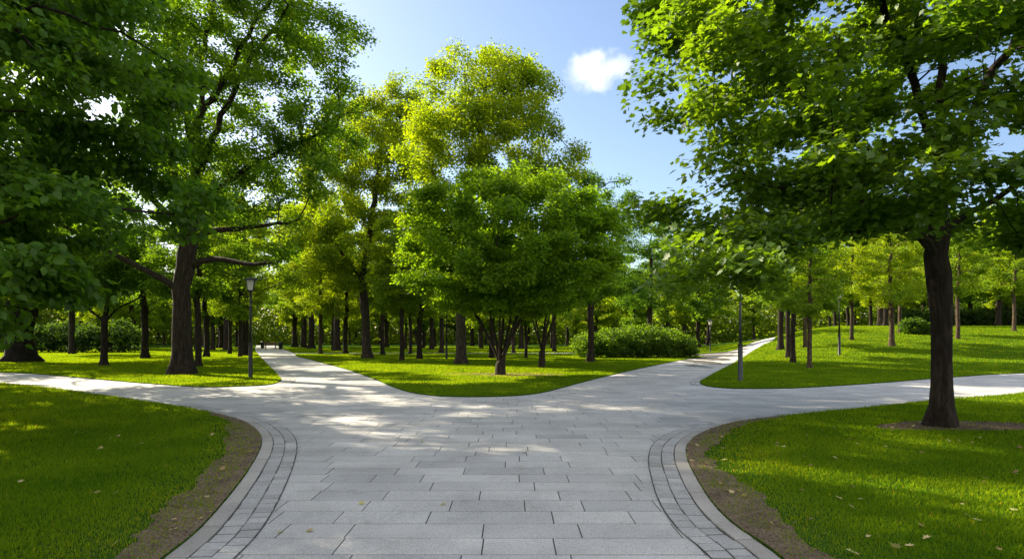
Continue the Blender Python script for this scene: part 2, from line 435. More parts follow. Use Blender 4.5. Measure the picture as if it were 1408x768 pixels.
def crumbs():
    rg = np.random.default_rng(71); V = []; F = []; n = 0
    octa = np.array([(1, 0, 0), (0, 1, 0), (-1, 0, 0), (0, -1, 0), (0, 0, .8), (0, 0, -.6)]); of = np.array([(0, 1, 4), (1, 2, 4), (2, 3, 4), (3, 0, 4), (1, 0, 5), (2, 1, 5), (3, 2, 5), (0, 3, 5)])
    for poly, cnt, flat_, big in ((EL, 2600, .8, .016), (ER, 2600, .8, .016), (MUL, 2600, .35, .026)):
        lo, hi = poly.min(0), poly.max(0); P = rg.uniform(lo, hi, (60000, 2)); P = P[inside(P, poly)]
        P = P[rg.random(len(P)) < .15+.85*vnoise(P, 2.2, 44)][:cnt]
        for p in P:
            r = big*rg.gamma(1.5, .28)+.002; a = rg.uniform(0, 6.28); q = octa*rg.uniform(.6, 1.3, (6, 3))*[r, r*rg.uniform(.4, 1), r*flat_]
            V.append(np.column_stack([q[:, 0]*math.cos(a)-q[:, 1]*math.sin(a)+p[0], q[:, 0]*math.sin(a)+q[:, 1]*math.cos(a)+p[1], q[:, 2]+.039])); F.append(of+n); n += 6
    prop(mesh_np('soil_crumbs', np.concatenate(V), [np.concatenate(F)], M['earth'], None, True), 'loose crumbs of soil and bark chips on the bare earth', 'soil', kind='stuff')
crumbs()

# ------------------------------------------------------------------ grass blades: density falls with distance
def grass():
    rg = np.random.default_rng(11)
    n = 2400000; p = 1.52; d0, d1 = 3.2, 105.0
    e = 2-p; u = rg.random(n); d = (d0**e+u*(d1**e-d0**e))**(1/e)
    a = rg.uniform(-R(53), R(53), n)
    P = np.column_stack([d*np.sin(a), d*np.cos(a)])
    ok = np.zeros(n, bool)
    for k, q in LAWN.items(): ok |= inside(P, q)
    P = P[ok]; d = d[ok]
    bare = np.zeros(len(P)); nz = .6*vnoise(P, 3.1, 1)+.4*vnoise(P, 9.0, 2)
    for q, s in ((EL, .93), (ER, .92), (MUL, .95)): 
        sel = np.where(d < 16)[0]; w = inside(P[sel], q); bare[sel[w]] = np.maximum(bare[sel[w]], s)
    w = inside(P, MU2); bare[w] = np.maximum(bare[w], .55)
    for q, line in ((EL, CL), (ER, CR)):
        sel = np.where(bare > .9)[0]; sel = sel[inside(P[sel], q)]; dd = dist_to(P[sel], line)
        bare[sel] = np.clip(1.12-dd*2.3+.5*(vnoise(P[sel], 4.0, 61)-.5), .0, 1.0)
    for line in (CL, CR):    # thin turf beside the worn edge
        sel = np.where(d < 16)[0]; dd = dist_to(P[sel], line); bare[sel] = np.maximum(bare[sel], np.clip(.75-(dd-.35)*.9, 0, .75)*np.clip((14.5-d[sel])/3, 0, 1))
    keep = rg.random(len(P)) > bare*np.clip(.42+nz*1.2, 0, 1)
    P = P[keep]; d = d[keep]; bare = bare[keep]
    n = len(P); k = (d/6)**.66
    w = .0036*k*rg.uniform(.7, 1.3, n); h = np.where(d < 6, .036, .036*(d/6)**.25)*rg.uniform(.55, 1.35, n)*(1-.35*bare)*(.75+.5*vnoise(P, 1.3, 5))
    az = rg.uniform(0, 2*np.pi, n); lean = rg.uniform(.15, .95, n)*h
    b = np.column_stack([P, H(P[:, 0], P[:, 1])+.028])
    side = np.column_stack([np.cos(az+1.57), np.sin(az+1.57), np.zeros(n)])*w[:, None]
    fwd = np.column_stack([np.cos(az), np.sin(az), np.zeros(n)])*lean[:, None]
    up = np.array([0, 0, 1.])*h[:, None]
    tint = np.clip(.45+.13*rg.normal(size=n)+.25*(vnoise(P, .9, 9)-.5)+.3*bare, 0, .93); tint[rg.random(n) < .004] = 1
    nr = d < 13
    out = []
    def two(m):
        B = b[m]; V = np.stack([B-side[m], B+side[m], B+fwd[m]*.3+up[m]*.6+side[m]*.75, B+fwd[m]*.3+up[m]*.6-side[m]*.75, B+fwd[m]+up[m]], 1).reshape(-1, 3)
        i = (np.arange(m.sum())*5)[:, None]; return V, i+[0, 1, 2, 3], i+[3, 2, 4], np.repeat(tint[m], 5)
    def one(m):
        B = b[m]; V = np.stack([B-side[m], B+side[m], B+fwd[m]*.8+up[m]], 1).reshape(-1, 3)
        return V, (np.arange(m.sum())*3)[:, None]+[0, 1, 2], np.repeat(tint[m], 3)
    V1, q1, t1, a1 = two(nr); V2, t2, a2 = one(~nr)
    o = mesh_np('grass', np.vstack([V1, V2]), [q1, t1, t2+len(V1)], M['grass'], None, False, {'tint': np.concatenate([a1, a2])})
    prop(o, 'short mown green grass covering the lawns', 'grass', kind='stuff')
    print('blades', n)
grass()

# ------------------------------------------------------------------ trees: space colonisation
def lobes(rg, specs, n):
    """points in a union of ellipsoids (cx,cy,cz,rx,ry,rz[,weight]); denser near the shell"""
    vol = np.array([s[3]*s[4]*s[5]*(s[6] if len(s) > 6 else 1) for s in specs]); out = []
    for s, k in zip(specs, (vol/vol.sum()*n).astype(int)):
        v = rg.normal(size=(k, 3)); v /= np.linalg.norm(v, axis=1)[:, None]
        r = rg.random(k)**.42
        out.append(np.array(s[:3])+v*r[:, None]*np.array(s[3:6]))
    return np.concatenate(out)
def clumpy(rg, A, frac, rad, floor=None):
    """pull the points towards random centres so that the crown breaks into clumps and gaps"""
    c = A[rg.choice(len(A), max(4, int(len(A)*frac)), replace=False)]
    D = np.linalg.norm(A[:, None]-c[None], axis=2); j = D.argmin(1)
    A = A+(c[j]-A)*np.clip(.55*rg.random((len(A), 1))+.15, 0, 1)
    if floor is not None: A = A[A[:, 2] > floor]
    return A
def grow(rg, stems, A, step, di, dk, trop=(0, 0, .08), jit=.16, maxit=160):
    P = []; par = []
    for s in stems:
        s = [np.array(q, float) for q in s]
        if not P: P.append(s[0]); par.append(-1); last = 0
        else: last = int(np.argmin([np.linalg.norm(q-s[0]) for q in P]))
        for a, b in zip(s[:-1], s[1:]):
            m = max(1, int(round(np.linalg.norm(b-a)/step)))
            for k in range(1, m+1):
                P.append(a+(b-a)*k/m+(rg.normal(0, .05*step, 3) if k < m else 0)); par.append(last); last = len(P)-1
    P = np.array(P); par = list(par); trop = np.array(trop)
    nd = np.full(len(A), 1e9); ni = np.zeros(len(A), int)
    def upd(lo):
        for c0 in range(lo, len(P), 400):
            D = np.linalg.norm(A[:, None]-P[None, c0:c0+400], axis=2); j = D.argmin(1); dd = D[np.arange(len(A)), j]
            m = dd < nd; nd[m] = dd[m]; ni[m] = j[m]+c0
    upd(0); alive = nd > dk; cc = {}
    for it in range(maxit):
        act = alive & (nd < di)
        if not act.any():
            if alive.any() and di < 14: di *= 1.5; continue
            break
        idx = ni[act]; v = A[act]-P[idx]; v /= np.linalg.norm(v, axis=1)[:, None]+1e-9
        uq, inv = np.unique(idx, return_inverse=True); acc = np.zeros((len(uq), 3)); np.add.at(acc, inv, v)
        acc /= np.linalg.norm(acc, axis=1)[:, None]+1e-9
        acc += trop+rg.normal(0, jit, acc.shape); acc /= np.linalg.norm(acc, axis=1)[:, None]
        lo = len(P); new = []
        for q, u in zip(acc, uq):
            c = cc.get(u, 0)
            if c >= 3: alive[ni == u] = False; continue
            cc[u] = c+1; new.append(P[u]+q*step); par.append(int(u))
        if not new: continue
        P = np.vstack([P, new]); upd(lo); alive &= nd > dk
    return P, np.array(par)
def radii(P, par, Rb, r0):
    n = len(P); deg = np.zeros(n, int)
    for p in par[1:]: deg[p] += 1
    tips = (deg == 0).sum(); ex = np.clip(math.log(max(tips, 2))/math.log(Rb/r0), 1.6, 3.6)
    acc = np.where(deg == 0, r0**ex, 0.0)
    for i in range(n-1, 0, -1): acc[par[i]] += acc[i]
    r = acc**(1/ex); return r*np.where(r > r0*1.2, Rb/r[0], 1), deg
def tube(pts, rad, k):
    n = len(pts); t = np.gradient(pts, axis=0); t /= np.linalg.norm(t, axis=1)[:, None]+1e-9
    u = np.cross(t[0], [0, 0, 1.]) if abs(t[0][2]) < .9 else np.cross(t[0], [1., 0, 0]); u /= np.linalg.norm(u)
    a = np.arange(k)*2*np.pi/k; ca, sa = np.cos(a), np.sin(a); V = np.empty((n, k, 3))
    for i in range(n):
        u = u-t[i]*(u@t[i]); u /= np.linalg.norm(u)+1e-9; w = np.cross(t[i], u)
        V[i] = pts[i]+rad[i]*(ca[:, None]*u+sa[:, None]*w)
    i, j = np.meshgrid(np.arange(n-1), np.arange(k), indexing='ij'); i = i.ravel(); j = j.ravel()
    return V.reshape(-1, 3), np.stack([i*k+j, i*k+(j+1) % k, (i+1)*k+(j+1) % k, (i+1)*k+j], 1)
def chains(P, par, r):
    ch = [[] for _ in P]
    for i in range(1, len(P)): ch[par[i]].append(i)
    out = []; st = [(0, -1, -1)]     # start, owner chain, parent node
    while st:
        s, own, pn = st.pop(); c = [s]; me = len(out); out.append((c, own, pn)); i = s
        while ch[i]:
            k = sorted(ch[i], key=lambda q: -r[q])
            for o_ in k[1:]: st.append((o_, me, i))
            i = k[0]; c.append(i)
    return out
# leaf outlines: u along, v across, w up
T_OVAL = (np.array([(0, 0, 0), (.5, -.34, .07), (1, 0, -.06), (.5, .34, .07)]), np.array([[0, 1, 2], [0, 2, 3]]))
T_BROAD = (np.array([(0, 0, 0), (.22, -.27, .06), (.58, -.33, .07), (1, 0, -.14), (.58, .33, .07), (.22, .27, .06), (.5, 0, 0)]),
           np.array([[0, 1, 6], [1, 2, 6], [2, 3, 6], [3, 4, 6], [4, 5, 6], [5, 0, 6]]))
_m = [(.0, .0), (-.06, .30), (.20, .26), (.26, .56), (.46, .30), (.62, .40), (.68, .16), (1.0, .0)]
_o = _m+[(x, -y) for x, y in _m[-2:0:-1]]
T_MAPLE = (np.array([(x, y, .10*abs(y)-.16*max(0, x-.5)) for x, y in _o]+[(.36, 0, -.02)]), np.array([[i, (i+1) % 14, 14] for i in range(14)]))
def leaves(rg, P, par, r, cut, N_, size, tmpl, spread, flat_=.55, droop=.25, upn=.9, rnd=.55, trunk=None, keep=None):
    c = np.where((r < cut))[0]; c = c[c > 0]
    if keep is not None: c = c[keep(P[c])]
    w = rg.gamma(1.4, 1.0, len(c)); w /= w.sum()
    i = rg.choice(c, N_, p=w); t = rg.random((N_, 1))
    q = P[i]*(1-t)+P[par[i]]*t
    q = q+np.clip(rg.normal(0, spread, (N_, 3)), -1.5*spread, 1.5*spread)*[1, 1, flat_]
    ax = P[:, :2].mean(0) if trunk is None else np.array(trunk)
    o = q.copy(); o[:, :2] -= ax; o[:, 2] = 0; o /= np.linalg.norm(o, axis=1)[:, None]+1e-9
    a = o*.55+rg.normal(0, .75, (N_, 3))*[1, 1, .5]+[0, 0, -droop]; a /= np.linalg.norm(a, axis=1)[:, None]+1e-9
    nn = np.array([0, 0, upn])+o*.25+rg.normal(0, rnd, (N_, 3)); nn -= a*(nn*a).sum(1)[:, None]; nn /= np.linalg.norm(nn, axis=1)[:, None]+1e-9
    b = np.cross(nn, a); L = size*rg.uniform(.65, 1.25, (N_, 1))
    tv, tf = tmpl; k = len(tv)
    V = q[:, None]+L[:, None]*(tv[None, :, 0:1]*a[:, None]+tv[None, :, 1:2]*b[:, None]+tv[None, :, 2:3]*nn[:, None])
    F = (np.arange(N_)*k)[:, None, None]+tf[None]
    tint = np.clip(.5+.17*rg.normal(size=N_), 0, 1)
    return V.reshape(-1, 3), F.reshape(-1, 3), np.repeat(tint, k)
def make_tree(name, seed, stems, specs, natt, Rb, nleaf, lsize, step=.5, di=3.5, dk=.75, r0=.008, cut=None, tmpl=T_OVAL,
              spread=.28, flat_=.55, droop=.25, upn=.9, rnd=.55, clump=.05, floor=None, leafmat='leaf', nlimb=0, flare=.55,
              trop=(0, 0, .08), minr=0.0, color=(.05, .105, .018), burl=None, barkc=(1, 1, 1), sides=(10, 7, 4), stem_min=None, inner=0.0):
    rg = np.random.default_rng(seed)
    A = lobes(rg, specs, natt)
    A = clumpy(rg, A, clump, 1.0, floor)
    P, par = grow(rg, stems, A, step, di, dk, trop)
    # relax the polylines a little
    for _ in range(2):
        Q = P.copy(); cnt = np.zeros(len(P)); acc = np.zeros_like(P)
        np.add.at(acc, par[1:], P[1:]); np.add.at(cnt, par[1:], 1)
        m = (cnt > 0) & (np.arange(len(P)) > 0)
        Q[m] = .5*P[m]+.25*P[par[m]]+.25*acc[m]/cnt[m][:, None]; P = Q
    r, deg = radii(P, par, Rb, r0)
    if stem_min:
        for st_ in stems[1:]:
            L_ = np.array(st_, float)
            for u_ in np.linspace(0, 1, 60):
                i_ = u_*(len(L_)-1); k_ = min(int(i_), len(L_)-2); q_ = L_[k_]+(L_[k_+1]-L_[k_])*(i_-k_)
                near_ = np.linalg.norm(P-q_, axis=1) < step*.45
                r[near_] = np.maximum(r[near_], stem_min[0]+(stem_min[1]-stem_min[0])*u_)
    root = empty(name)
    ch = chains(P, par, r)
    main = 0; first = {}
    for ci, (c, own, pn) in enumerate(ch):
        if own == -1: first[ci] = 0
        elif own == 0: first[ci] = ci
        else: first[ci] = first[own]
    lead = sorted([ci for ci, (c, own, pn) in enumerate(ch) if own == 0], key=lambda ci: -r[ch[ci][0][0]])[:nlimb]
    groups = {}
    for ci, (c, own, pn) in enumerate(ch):
        if len(c) < 1: continue
        ids = ([pn]+c) if pn >= 0 else c
        if len(ids) < 2: continue
        pts = P[ids]; rad = r[ids].copy()
        if rad.max() < minr: continue
        if pn >= 0: rad[0] = min(rad[0]*.8, rad[1]*1.35)
        else:
            z = pts[:, 2]-pts[0, 2]; rad = rad*(1+flare*np.exp(-z/(1.3*Rb))+.05*np.sin(z*2.1+seed))
            if burl:
                for bz, ba, bw in burl: rad = rad*(1+ba*np.exp(-((z-bz)/bw)**2))
            pts = pts.copy(); pts[0, 2] -= .12
        k = 20 if pn < 0 else sides[0] if rad.max() > .1 else sides[1] if rad.max() > .03 else sides[2]
        V, F = tube(pts, rad, k)
        if pn < 0 and flare > .3:      # root buttresses
            zz = V[:, 2]-pts[0, 2]; th = np.arctan2(V[:, 1]-pts[0, 1], V[:, 0]-pts[0, 0])
            kk = 1+np.exp(-zz/(1.1*Rb))*.22*(np.cos(5*th+seed)+.6*np.cos(3*th+2*seed))
            c0 = np.repeat(pts[:, :2], k, 0); V[:, :2] = c0+(V[:, :2]-c0)*kk[:, None]
        key = first[ci] if first[ci] in lead else 0
        g = groups.setdefault(key, [[], [], 0]); g[0].append(V); g[1].append(F+g[2]); g[2] += len(V)
    t = None
    for key in sorted(groups, key=lambda q: q != 0):
        V, F, _n = groups[key]
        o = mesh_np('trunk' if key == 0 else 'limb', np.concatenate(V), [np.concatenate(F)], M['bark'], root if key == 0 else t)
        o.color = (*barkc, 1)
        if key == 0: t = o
    cut = cut or r0*2.0
    V, F, a = leaves(rg, P, par, r, cut, nleaf, lsize, tmpl, spread, flat_, droop, upn, rnd, trunk=(0, 0), keep=(lambda q_: np.hypot(q_[:, 0], q_[:, 1]) > inner) if inner else None)
    c = mesh_np('crown', V, [F], M[leafmat], root, False, {'tint': a}); c.color = (*color, 1)
    print(name, seed, 'nodes', len(P), 'base r', round(float(r[0]), 3))
    return root
def crown_of(t): return [c for c in t.children if c.name.startswith('crown')][0]
def put(t, loc, rz=0.0, sc=1.0, color=None, label=None, cat='tree', group=None):
    t.location = loc; t.rotation_euler = (0, 0, rz); t.scale = (sc, sc, sc) if not hasattr(sc, '__len__') else sc
    if color: crown_of(t).color = (*color, 1)
    prop(t, label, cat, group); return t
G_MID, G_DARK, G_YEL, G_LITE = (.066, .135, .014), (.046, .108, .014), (.130, .198, .009), (.100, .170, .012)
def seat(px, py, dz=-.02):
    v = G(px, py); return Vector((v.x, v.y, v.z+dz))

# --- hero trees
t = make_tree('maple_tree', 21, [[(0, 0, 0), (.02, 0, 1.5), (-.02, .03, 3.1), (.05, 0, 4.6), (.1, .1, 7.5), (0, .1, 10)],
               [(0, 0, 3.2), (-1.4, -.3, 3.9), (-3.4, -.8, 4.1)], [(0, 0, 3.9), (-1.6, .2, 5.3), (-3.2, .2, 6.6)], [(0, 0, 3.4), (1.3, -.5, 4.4), (2.8, -1, 5.0)], [(.05, 0, 4.6), (-1.2, -.6, 6.6), (-2.2, -1, 8.6)], [(.05, 0, 4.7), (1.1, -.2, 6.6), (1.6, -.2, 8.8)], [(0, 0, 2.9), (-1.2, -1.0, 3.3), (-3.4, -1.6, 2.9)]],
              [(-.3, 0, 7.6, 5.0, 5.0, 4.6), (-3.9, -.2, 5.9, 1.9, 2.2, 1.3), (-3.3, .2, 3.75, 2.3, 2.6, 1.0, 1.6), (2.4, .6, 3.8, 2.6, 2.6, 1.0), (-2.0, -2.4, 3.9, 2.2, 1.6, .8), (-3.7, 1, 8.2, 1.6, 2.2, 1.5), (-4.2, -.6, 2.95, 1.0, 1.2, .7, 2.5), (-4.35, -1.7, 2.6, 1.2, 1.3, .75, 7)],
              2600, .17, 108000, .12, step=.38, di=3.0, dk=.5, r0=.0075, cut=.016, tmpl=T_MAPLE, spread=.28, flat_=.4, droop=.3, upn=1.1, rnd=.42, clump=.08, floor=1.95,
              leafmat='leaf_broad', nlimb=12, color=(.074, .145, .013), flare=.8, inner=1.5, stem_min=(.06, .02), burl=[(2.55, .16, .3), (3.3, .12, .25)], trop=(0, 0, .03), barkc=(.5, .46, .43))
put(t, (MAPLE[0], MAPLE[1], .02), .0, label='near maple with dark straight trunk standing in a mulch ring on the right lawn', group='maples')
t = make_tree('broadleaf_tree', 22, [[(0, 0, 0), (.1, 0, 1.6), (0, .1, 3.4), (.2, 0, 6), (.1, .1, 9)]],
              [(0, 0, 7.2, 4.9, 5.4, 4.8), (2.9, .6, 4.2, 3.2, 3.6, 1.5), (4.2, -1.2, 2.5, 1.1, 1.5, 1.1, 3.0), (4.5, -.6, 2.0, .9, 1.3, .8, 4), (3.6, -1.0, 1.8, 1.1, 1.2, .8, 4), (3.2, 1.5, 6.2, 2.4, 3, 2.4)],
              2400, .32, 90000, .14, step=.4, di=3.0, dk=.55, r0=.006, cut=.013, tmpl=T_BROAD, spread=.26, flat_=.45, droop=.55, upn=.9, rnd=.45, clump=.07, floor=1.2,
              leafmat='leaf_broad', nlimb=8, color=(.060, .135, .013), trop=(0, 0, -.02), barkc=(.7, .68, .65))
put(t, (-10.9, 10.2, .02), .0, label='near broadleaf tree whose drooping dark foliage fills the left edge over the lawn', group='broadleaf trees over the left lawn')
near_left = t
OAK = flat(250, 515)
t = make_tree('oak_tree', 23, [[(0, 0, 0), (0, 0, 2), (.05, 0, 4.2), (.4, 0, 6.6), (.55, 0, 8.2), (.8, 0, 11.2), (.9, 0, 13.4), (1.5, 0, 16.5)],
                               [(0.02, 0, 3.6), (-1.3, -.4, 4.4), (-3.2, -.8, 5.4), (-5, -1, 6.4)],
                               [(.2, 0, 5.7), (1.6, -.4, 6.1), (3.6, -.8, 6.0), (5.4, -1, 6.4)],
                               [(.1, 0, 4.6), (1.8, -.6, 4.9), (3.6, -1.2, 4.45), (4.9, -1.4, 4.6)],
                               [(.4, 0, 6.6), (-.8, .3, 9.5), (-1.9, .4, 12), (-2.4, .4, 15), (-2.6, .4, 17)],
                               [(.5, 0, 7.6), (1.8, -.3, 11.0), (3.1, -.4, 13.4), (4.8, -.5, 15.5)],
                               [(.5, 0, 8.0), (.2, .2, 11), (-.4, .3, 14), (-.3, .3, 17)],
                               [(.2, 0, 6.0), (-1.8, -.6, 8.2), (-4, -.8, 10.5)],
                               [(.45, 0, 7.0), (2.4, .2, 8.6), (4.6, .3, 9.8), (6.6, .2, 10.6)], [(.8, 0, 11.0), (2.6, 0, 14), (4.2, .2, 17)]],
              [(.3, 0, 14.5, 6.4, 6.2, 7.2), (5.2, -.6, 8.4, 2.7, 2.8, 1.7), (5.0, 0, 11.2, 3.4, 3.2, 3.0, 1.3), (-4.4, -.8, 8.0, 3.0, 3.0, 2.2), (4.4, -1.2, 5.8, 2.0, 1.6, .9), (2.2, -1, 8.8, 2.2, 2.6, 1.5), (6.0, 0, 14.2, 2.4, 2.6, 2.6, 1.4)],
              3200, .37, 132000, .14, step=.5, di=3.6, dk=.62, r0=.012, cut=.026, spread=.29, flat_=.6, rnd=.7, clump=.09, floor=4.4, nlimb=14, color=(.078, .155, .012), flare=.9, stem_min=(.15, .045), barkc=(.62, .58, .55))
put(t, (*OAK, .0), .0, label='big old oak with thick flared trunk beside the lamp, crown reaching the top left', group='oaks')
O2 = flat(634, 501)
t = make_tree('oak_tree', 24, [[(0, 0, 0), (0, 0, 2.5), (-.1, 0, 5), (.4, 0, 8), (1, 0, 12), (1.4, 0, 16)],
                               [(.1, 0, 6), (2, -.3, 8.2), (4.5, -.5, 10.2), (6, -.4, 11)], [(0, 0, 5.6), (-1, .2, 8), (-1.8, .3, 12), (-2, 0, 15)]],
              [(1.4, 0, 14.4, 4.6, 4.2, 4.4), (5.4, -.3, 11.4, 2.5, 2.6, 1.7), (-1.5, 0, 12.2, 2.6, 3, 3.4), (3.6, 0, 15.4, 2.3, 2.4, 2.4), (-.5, 0, 7.2, 3.2, 3.2, 2.6), (1.8, .3, 16.6, 2.2, 2.2, 2.6)],
              2000, .28, 84000, .155, step=.5, di=3.4, dk=.62, r0=.009, cut=.02, spread=.34, flat_=.8, rnd=.8, clump=.12, floor=3.6, nlimb=8, color=(.124, .192, .009))
put(t, (*O2, .0), .0, label='tall airy oak with yellow green crown rising behind the round multi-stemmed tree', group='oaks')
O1 = flat(505, 493)
t = make_tree('oak_tree', 25, [[(0, 0, 0), (-.1, 0, 2.5), (-.4, 0, 6), (.3, 0, 10), (1, 0, 15), (1.5, 0, 19)],
                               [(-.4, 0, 6), (-2, -.3, 8), (-4, -.5, 10)]],
              [(1.2, 0, 15.4, 4.6, 4.2, 5.0), (-3.0, 0, 14.6, 2.8, 3, 3.4), (.6, .5, 17.6, 2.4, 2.4, 2.8), (2.6, 0, 18.4, 2.2, 2.2, 3.0), (-2.2, -.6, 8.6, 4.6, 4, 3.8), (3.2, -.4, 9.5, 2.6, 3, 3.2), (-1.8, 0, 13.5, 2.9, 3, 3.4)],
              1900, .30, 92000, .18, step=.55, di=3.6, dk=.7, r0=.01, cut=.022, spread=.38, flat_=.8, rnd=.8, clump=.12, floor=3.4, nlimb=6, color=G_YEL)
put(t, (*O1, .0), .0, label='tall golden green oak at the right side of the left path, reddish brown trunk', group='oaks')
# multi-stemmed trees in the middle
def fan(rg, n, h, sp, z0=.5):
    S_ = [[(0, 0, 0), (0, 0, z0)]]
    for i in range(n):
        a = 2*math.pi*(i+rg.uniform(-.25, .25))/n; s = sp*rg.uniform(.65, 1.15)
        c, s_ = math.cos(a), math.sin(a)
        S_.append([(0, 0, z0), (c*s*.22, s_*s*.22, z0+h*.28), (c*s*.55, s_*s*.5, z0+h*.62), (c*s, s_*s, z0+h)])
    return S_
rg0 = np.random.default_rng(5)
t = make_tree('multi_stem_tree', 26, fan(rg0, 8, 4.0, 2.0),
              [(.5, 0, 5.5, 4.9, 4.3, 3.4), (.4, 0, 3.9, 4.7, 4.0, 1.4, 1.3), (.9, .4, 8.0, 1.9, 1.9, 1.1), (-2.5, -.6, 6.4, 1.8, 1.8, 1.3), (3.6, 0, 6.2, 1.9, 2, 1.5)],
              2800, .19, 125000, .145, step=.36, di=2.6, dk=.45, r0=.007, cut=.015, spread=.29, flat_=.42, droop=.3, upn=1.0, rnd=.5, clump=.11, floor=2.35,
              nlimb=7, color=(.094, .180, .012), flare=.25, barkc=(.7, .68, .66))
put(t, (*BUSH1, .0), .0, label='round domed multi-stemmed tree in the centre of the middle lawn', group='multi-stemmed trees')
t = make_tree('multi_stem_tree', 27, fan(rg0, 6, 3.4, 1.7, .8),
              [(.4, 0, 4.9, 3.6, 3.4, 2.5), (1.6, 0, 4.2, 2.6, 2.6, 1.2)], 800, .16, 34000, .15, step=.4, di=2.6, dk=.55, r0=.006, cut=.013, spread=.26, flat_=.45,
              droop=.3, upn=1.1, rnd=.45, clump=.07, floor=2.3, nlimb=5, color=(.072, .150, .013), flare=.2, barkc=(.7, .68, .66))
put(t, (*BUSH2, .0), .0, label='smaller vase-shaped multi-stemmed tree just behind and right of the domed one', group='multi-stemmed trees')

# --- kinds that repeat
proto = {}
proto['slender'] = make_tree('slender_tree', 31, [[(0, 0, 0), (.05, 0, 2), (0, 0, 4), (.2, 0, 8), (.1, 0, 11)]],
    [(0, 0, 8.2, 3.2, 3.2, 4.4), (.8, 0, 5.2, 2.8, 2.6, 1.4), (-1.4, .5, 5.0, 2.2, 2.4, 1.2)], 800, .17, 20000, .165, step=.5, di=3, dk=.7, r0=.009, cut=.02, spread=.32, clump=.08, floor=3.3, rnd=.65, minr=.011, sides=(9, 5, 3))
proto['broad'] = make_tree('broad_tree', 32, [[(0, 0, 0), (-.05, 0, 2), (.1, 0, 4.5), (.2, .1, 8), (.1, 0, 11)]],
    [(0, 0, 9.2, 4.6, 4.4, 4.8), (2, 0, 5.6, 3.0, 3.0, 1.6), (-2.2, .5, 5.4, 2.8, 3, 1.5), (0, -2, 5.8, 2.6, 2.4, 1.4)], 1100, .25, 27000, .175, step=.55, di=3.2, dk=.75, r0=.01, cut=.022, spread=.34, clump=.07, floor=3.4, rnd=.65, minr=.012, sides=(10, 5, 3))
proto['small'] = make_tree('forked_tree', 33, [[(0, 0, 0), (.03, 0, 1.2), (0, 0, 2.5)], [(0, 0, 2.4), (-.7, 0, 3.0), (-2, .1, 3.7)], [(0, 0, 2.5), (.8, -.1, 3.1), (2.1, -.1, 3.6)], [(0, 0, 2.5), (.1, .4, 4), (-.2, .5, 5.5)]],
    [(0, 0, 5.8, 3.4, 3.2, 2.4), (-1.8, 0, 4.6, 2, 2, 1), (2, 0, 4.6, 2, 2, 1)], 700, .17, 28000, .15, step=.42, di=2.8, dk=.6, r0=.007, cut=.016, spread=.30, clump=.08, floor=3.3, rnd=.6, minr=.008, sides=(9, 5, 3))
proto['far'] = make_tree('park_tree', 34, [[(0, 0, 0), (.1, 0, 2.5), (0, 0, 5), (.1, 0, 9)]],
    [(0, 0, 9.5, 4.4, 4.4, 5.2), (1.6, 0, 5.4, 3.2, 3, 1.8), (-2, 0, 5.2, 2.8, 3, 1.6)], 480, .27, 14000, .30, step=.8, di=4, dk=1.1, r0=.016, cut=.04, spread=.5, clump=.09, floor=3.2, rnd=.7, minr=.025, sides=(8, 4, 3))
proto['far2'] = make_tree('park_tree', 35, [[(0, 0, 0), (-.1, 0, 2.5), (.1, 0, 4.6), (0, 0, 8)]],
    [(0, 0, 8.4, 3.6, 3.6, 4.8), (1.4, 0, 4.4, 2.6, 2.6, 1.5), (-1.6, 0, 4.2, 2.4, 2.6, 1.4)], 420, .2, 12000, .28, step=.8, di=4, dk=1.1, r0=.014, cut=.035, spread=.48, clump=.09, floor=2.5, rnd=.7, minr=.02, sides=(7, 4, 3))
used = set()
def tree(kind, px, py, rz, sc, color, label, group, cat='tree', pos=None, bark=(1, 1, 1)):
    p = proto[kind]
    t = p if kind not in used else copy_tree(p)
    used.add(kind)
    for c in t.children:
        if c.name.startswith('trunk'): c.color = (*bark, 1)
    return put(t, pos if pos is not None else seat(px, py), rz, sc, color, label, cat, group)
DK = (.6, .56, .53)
gL, gM, gR = 'trees on the back left lawn', 'trees standing on the middle lawn', 'trees on the rising right lawn'
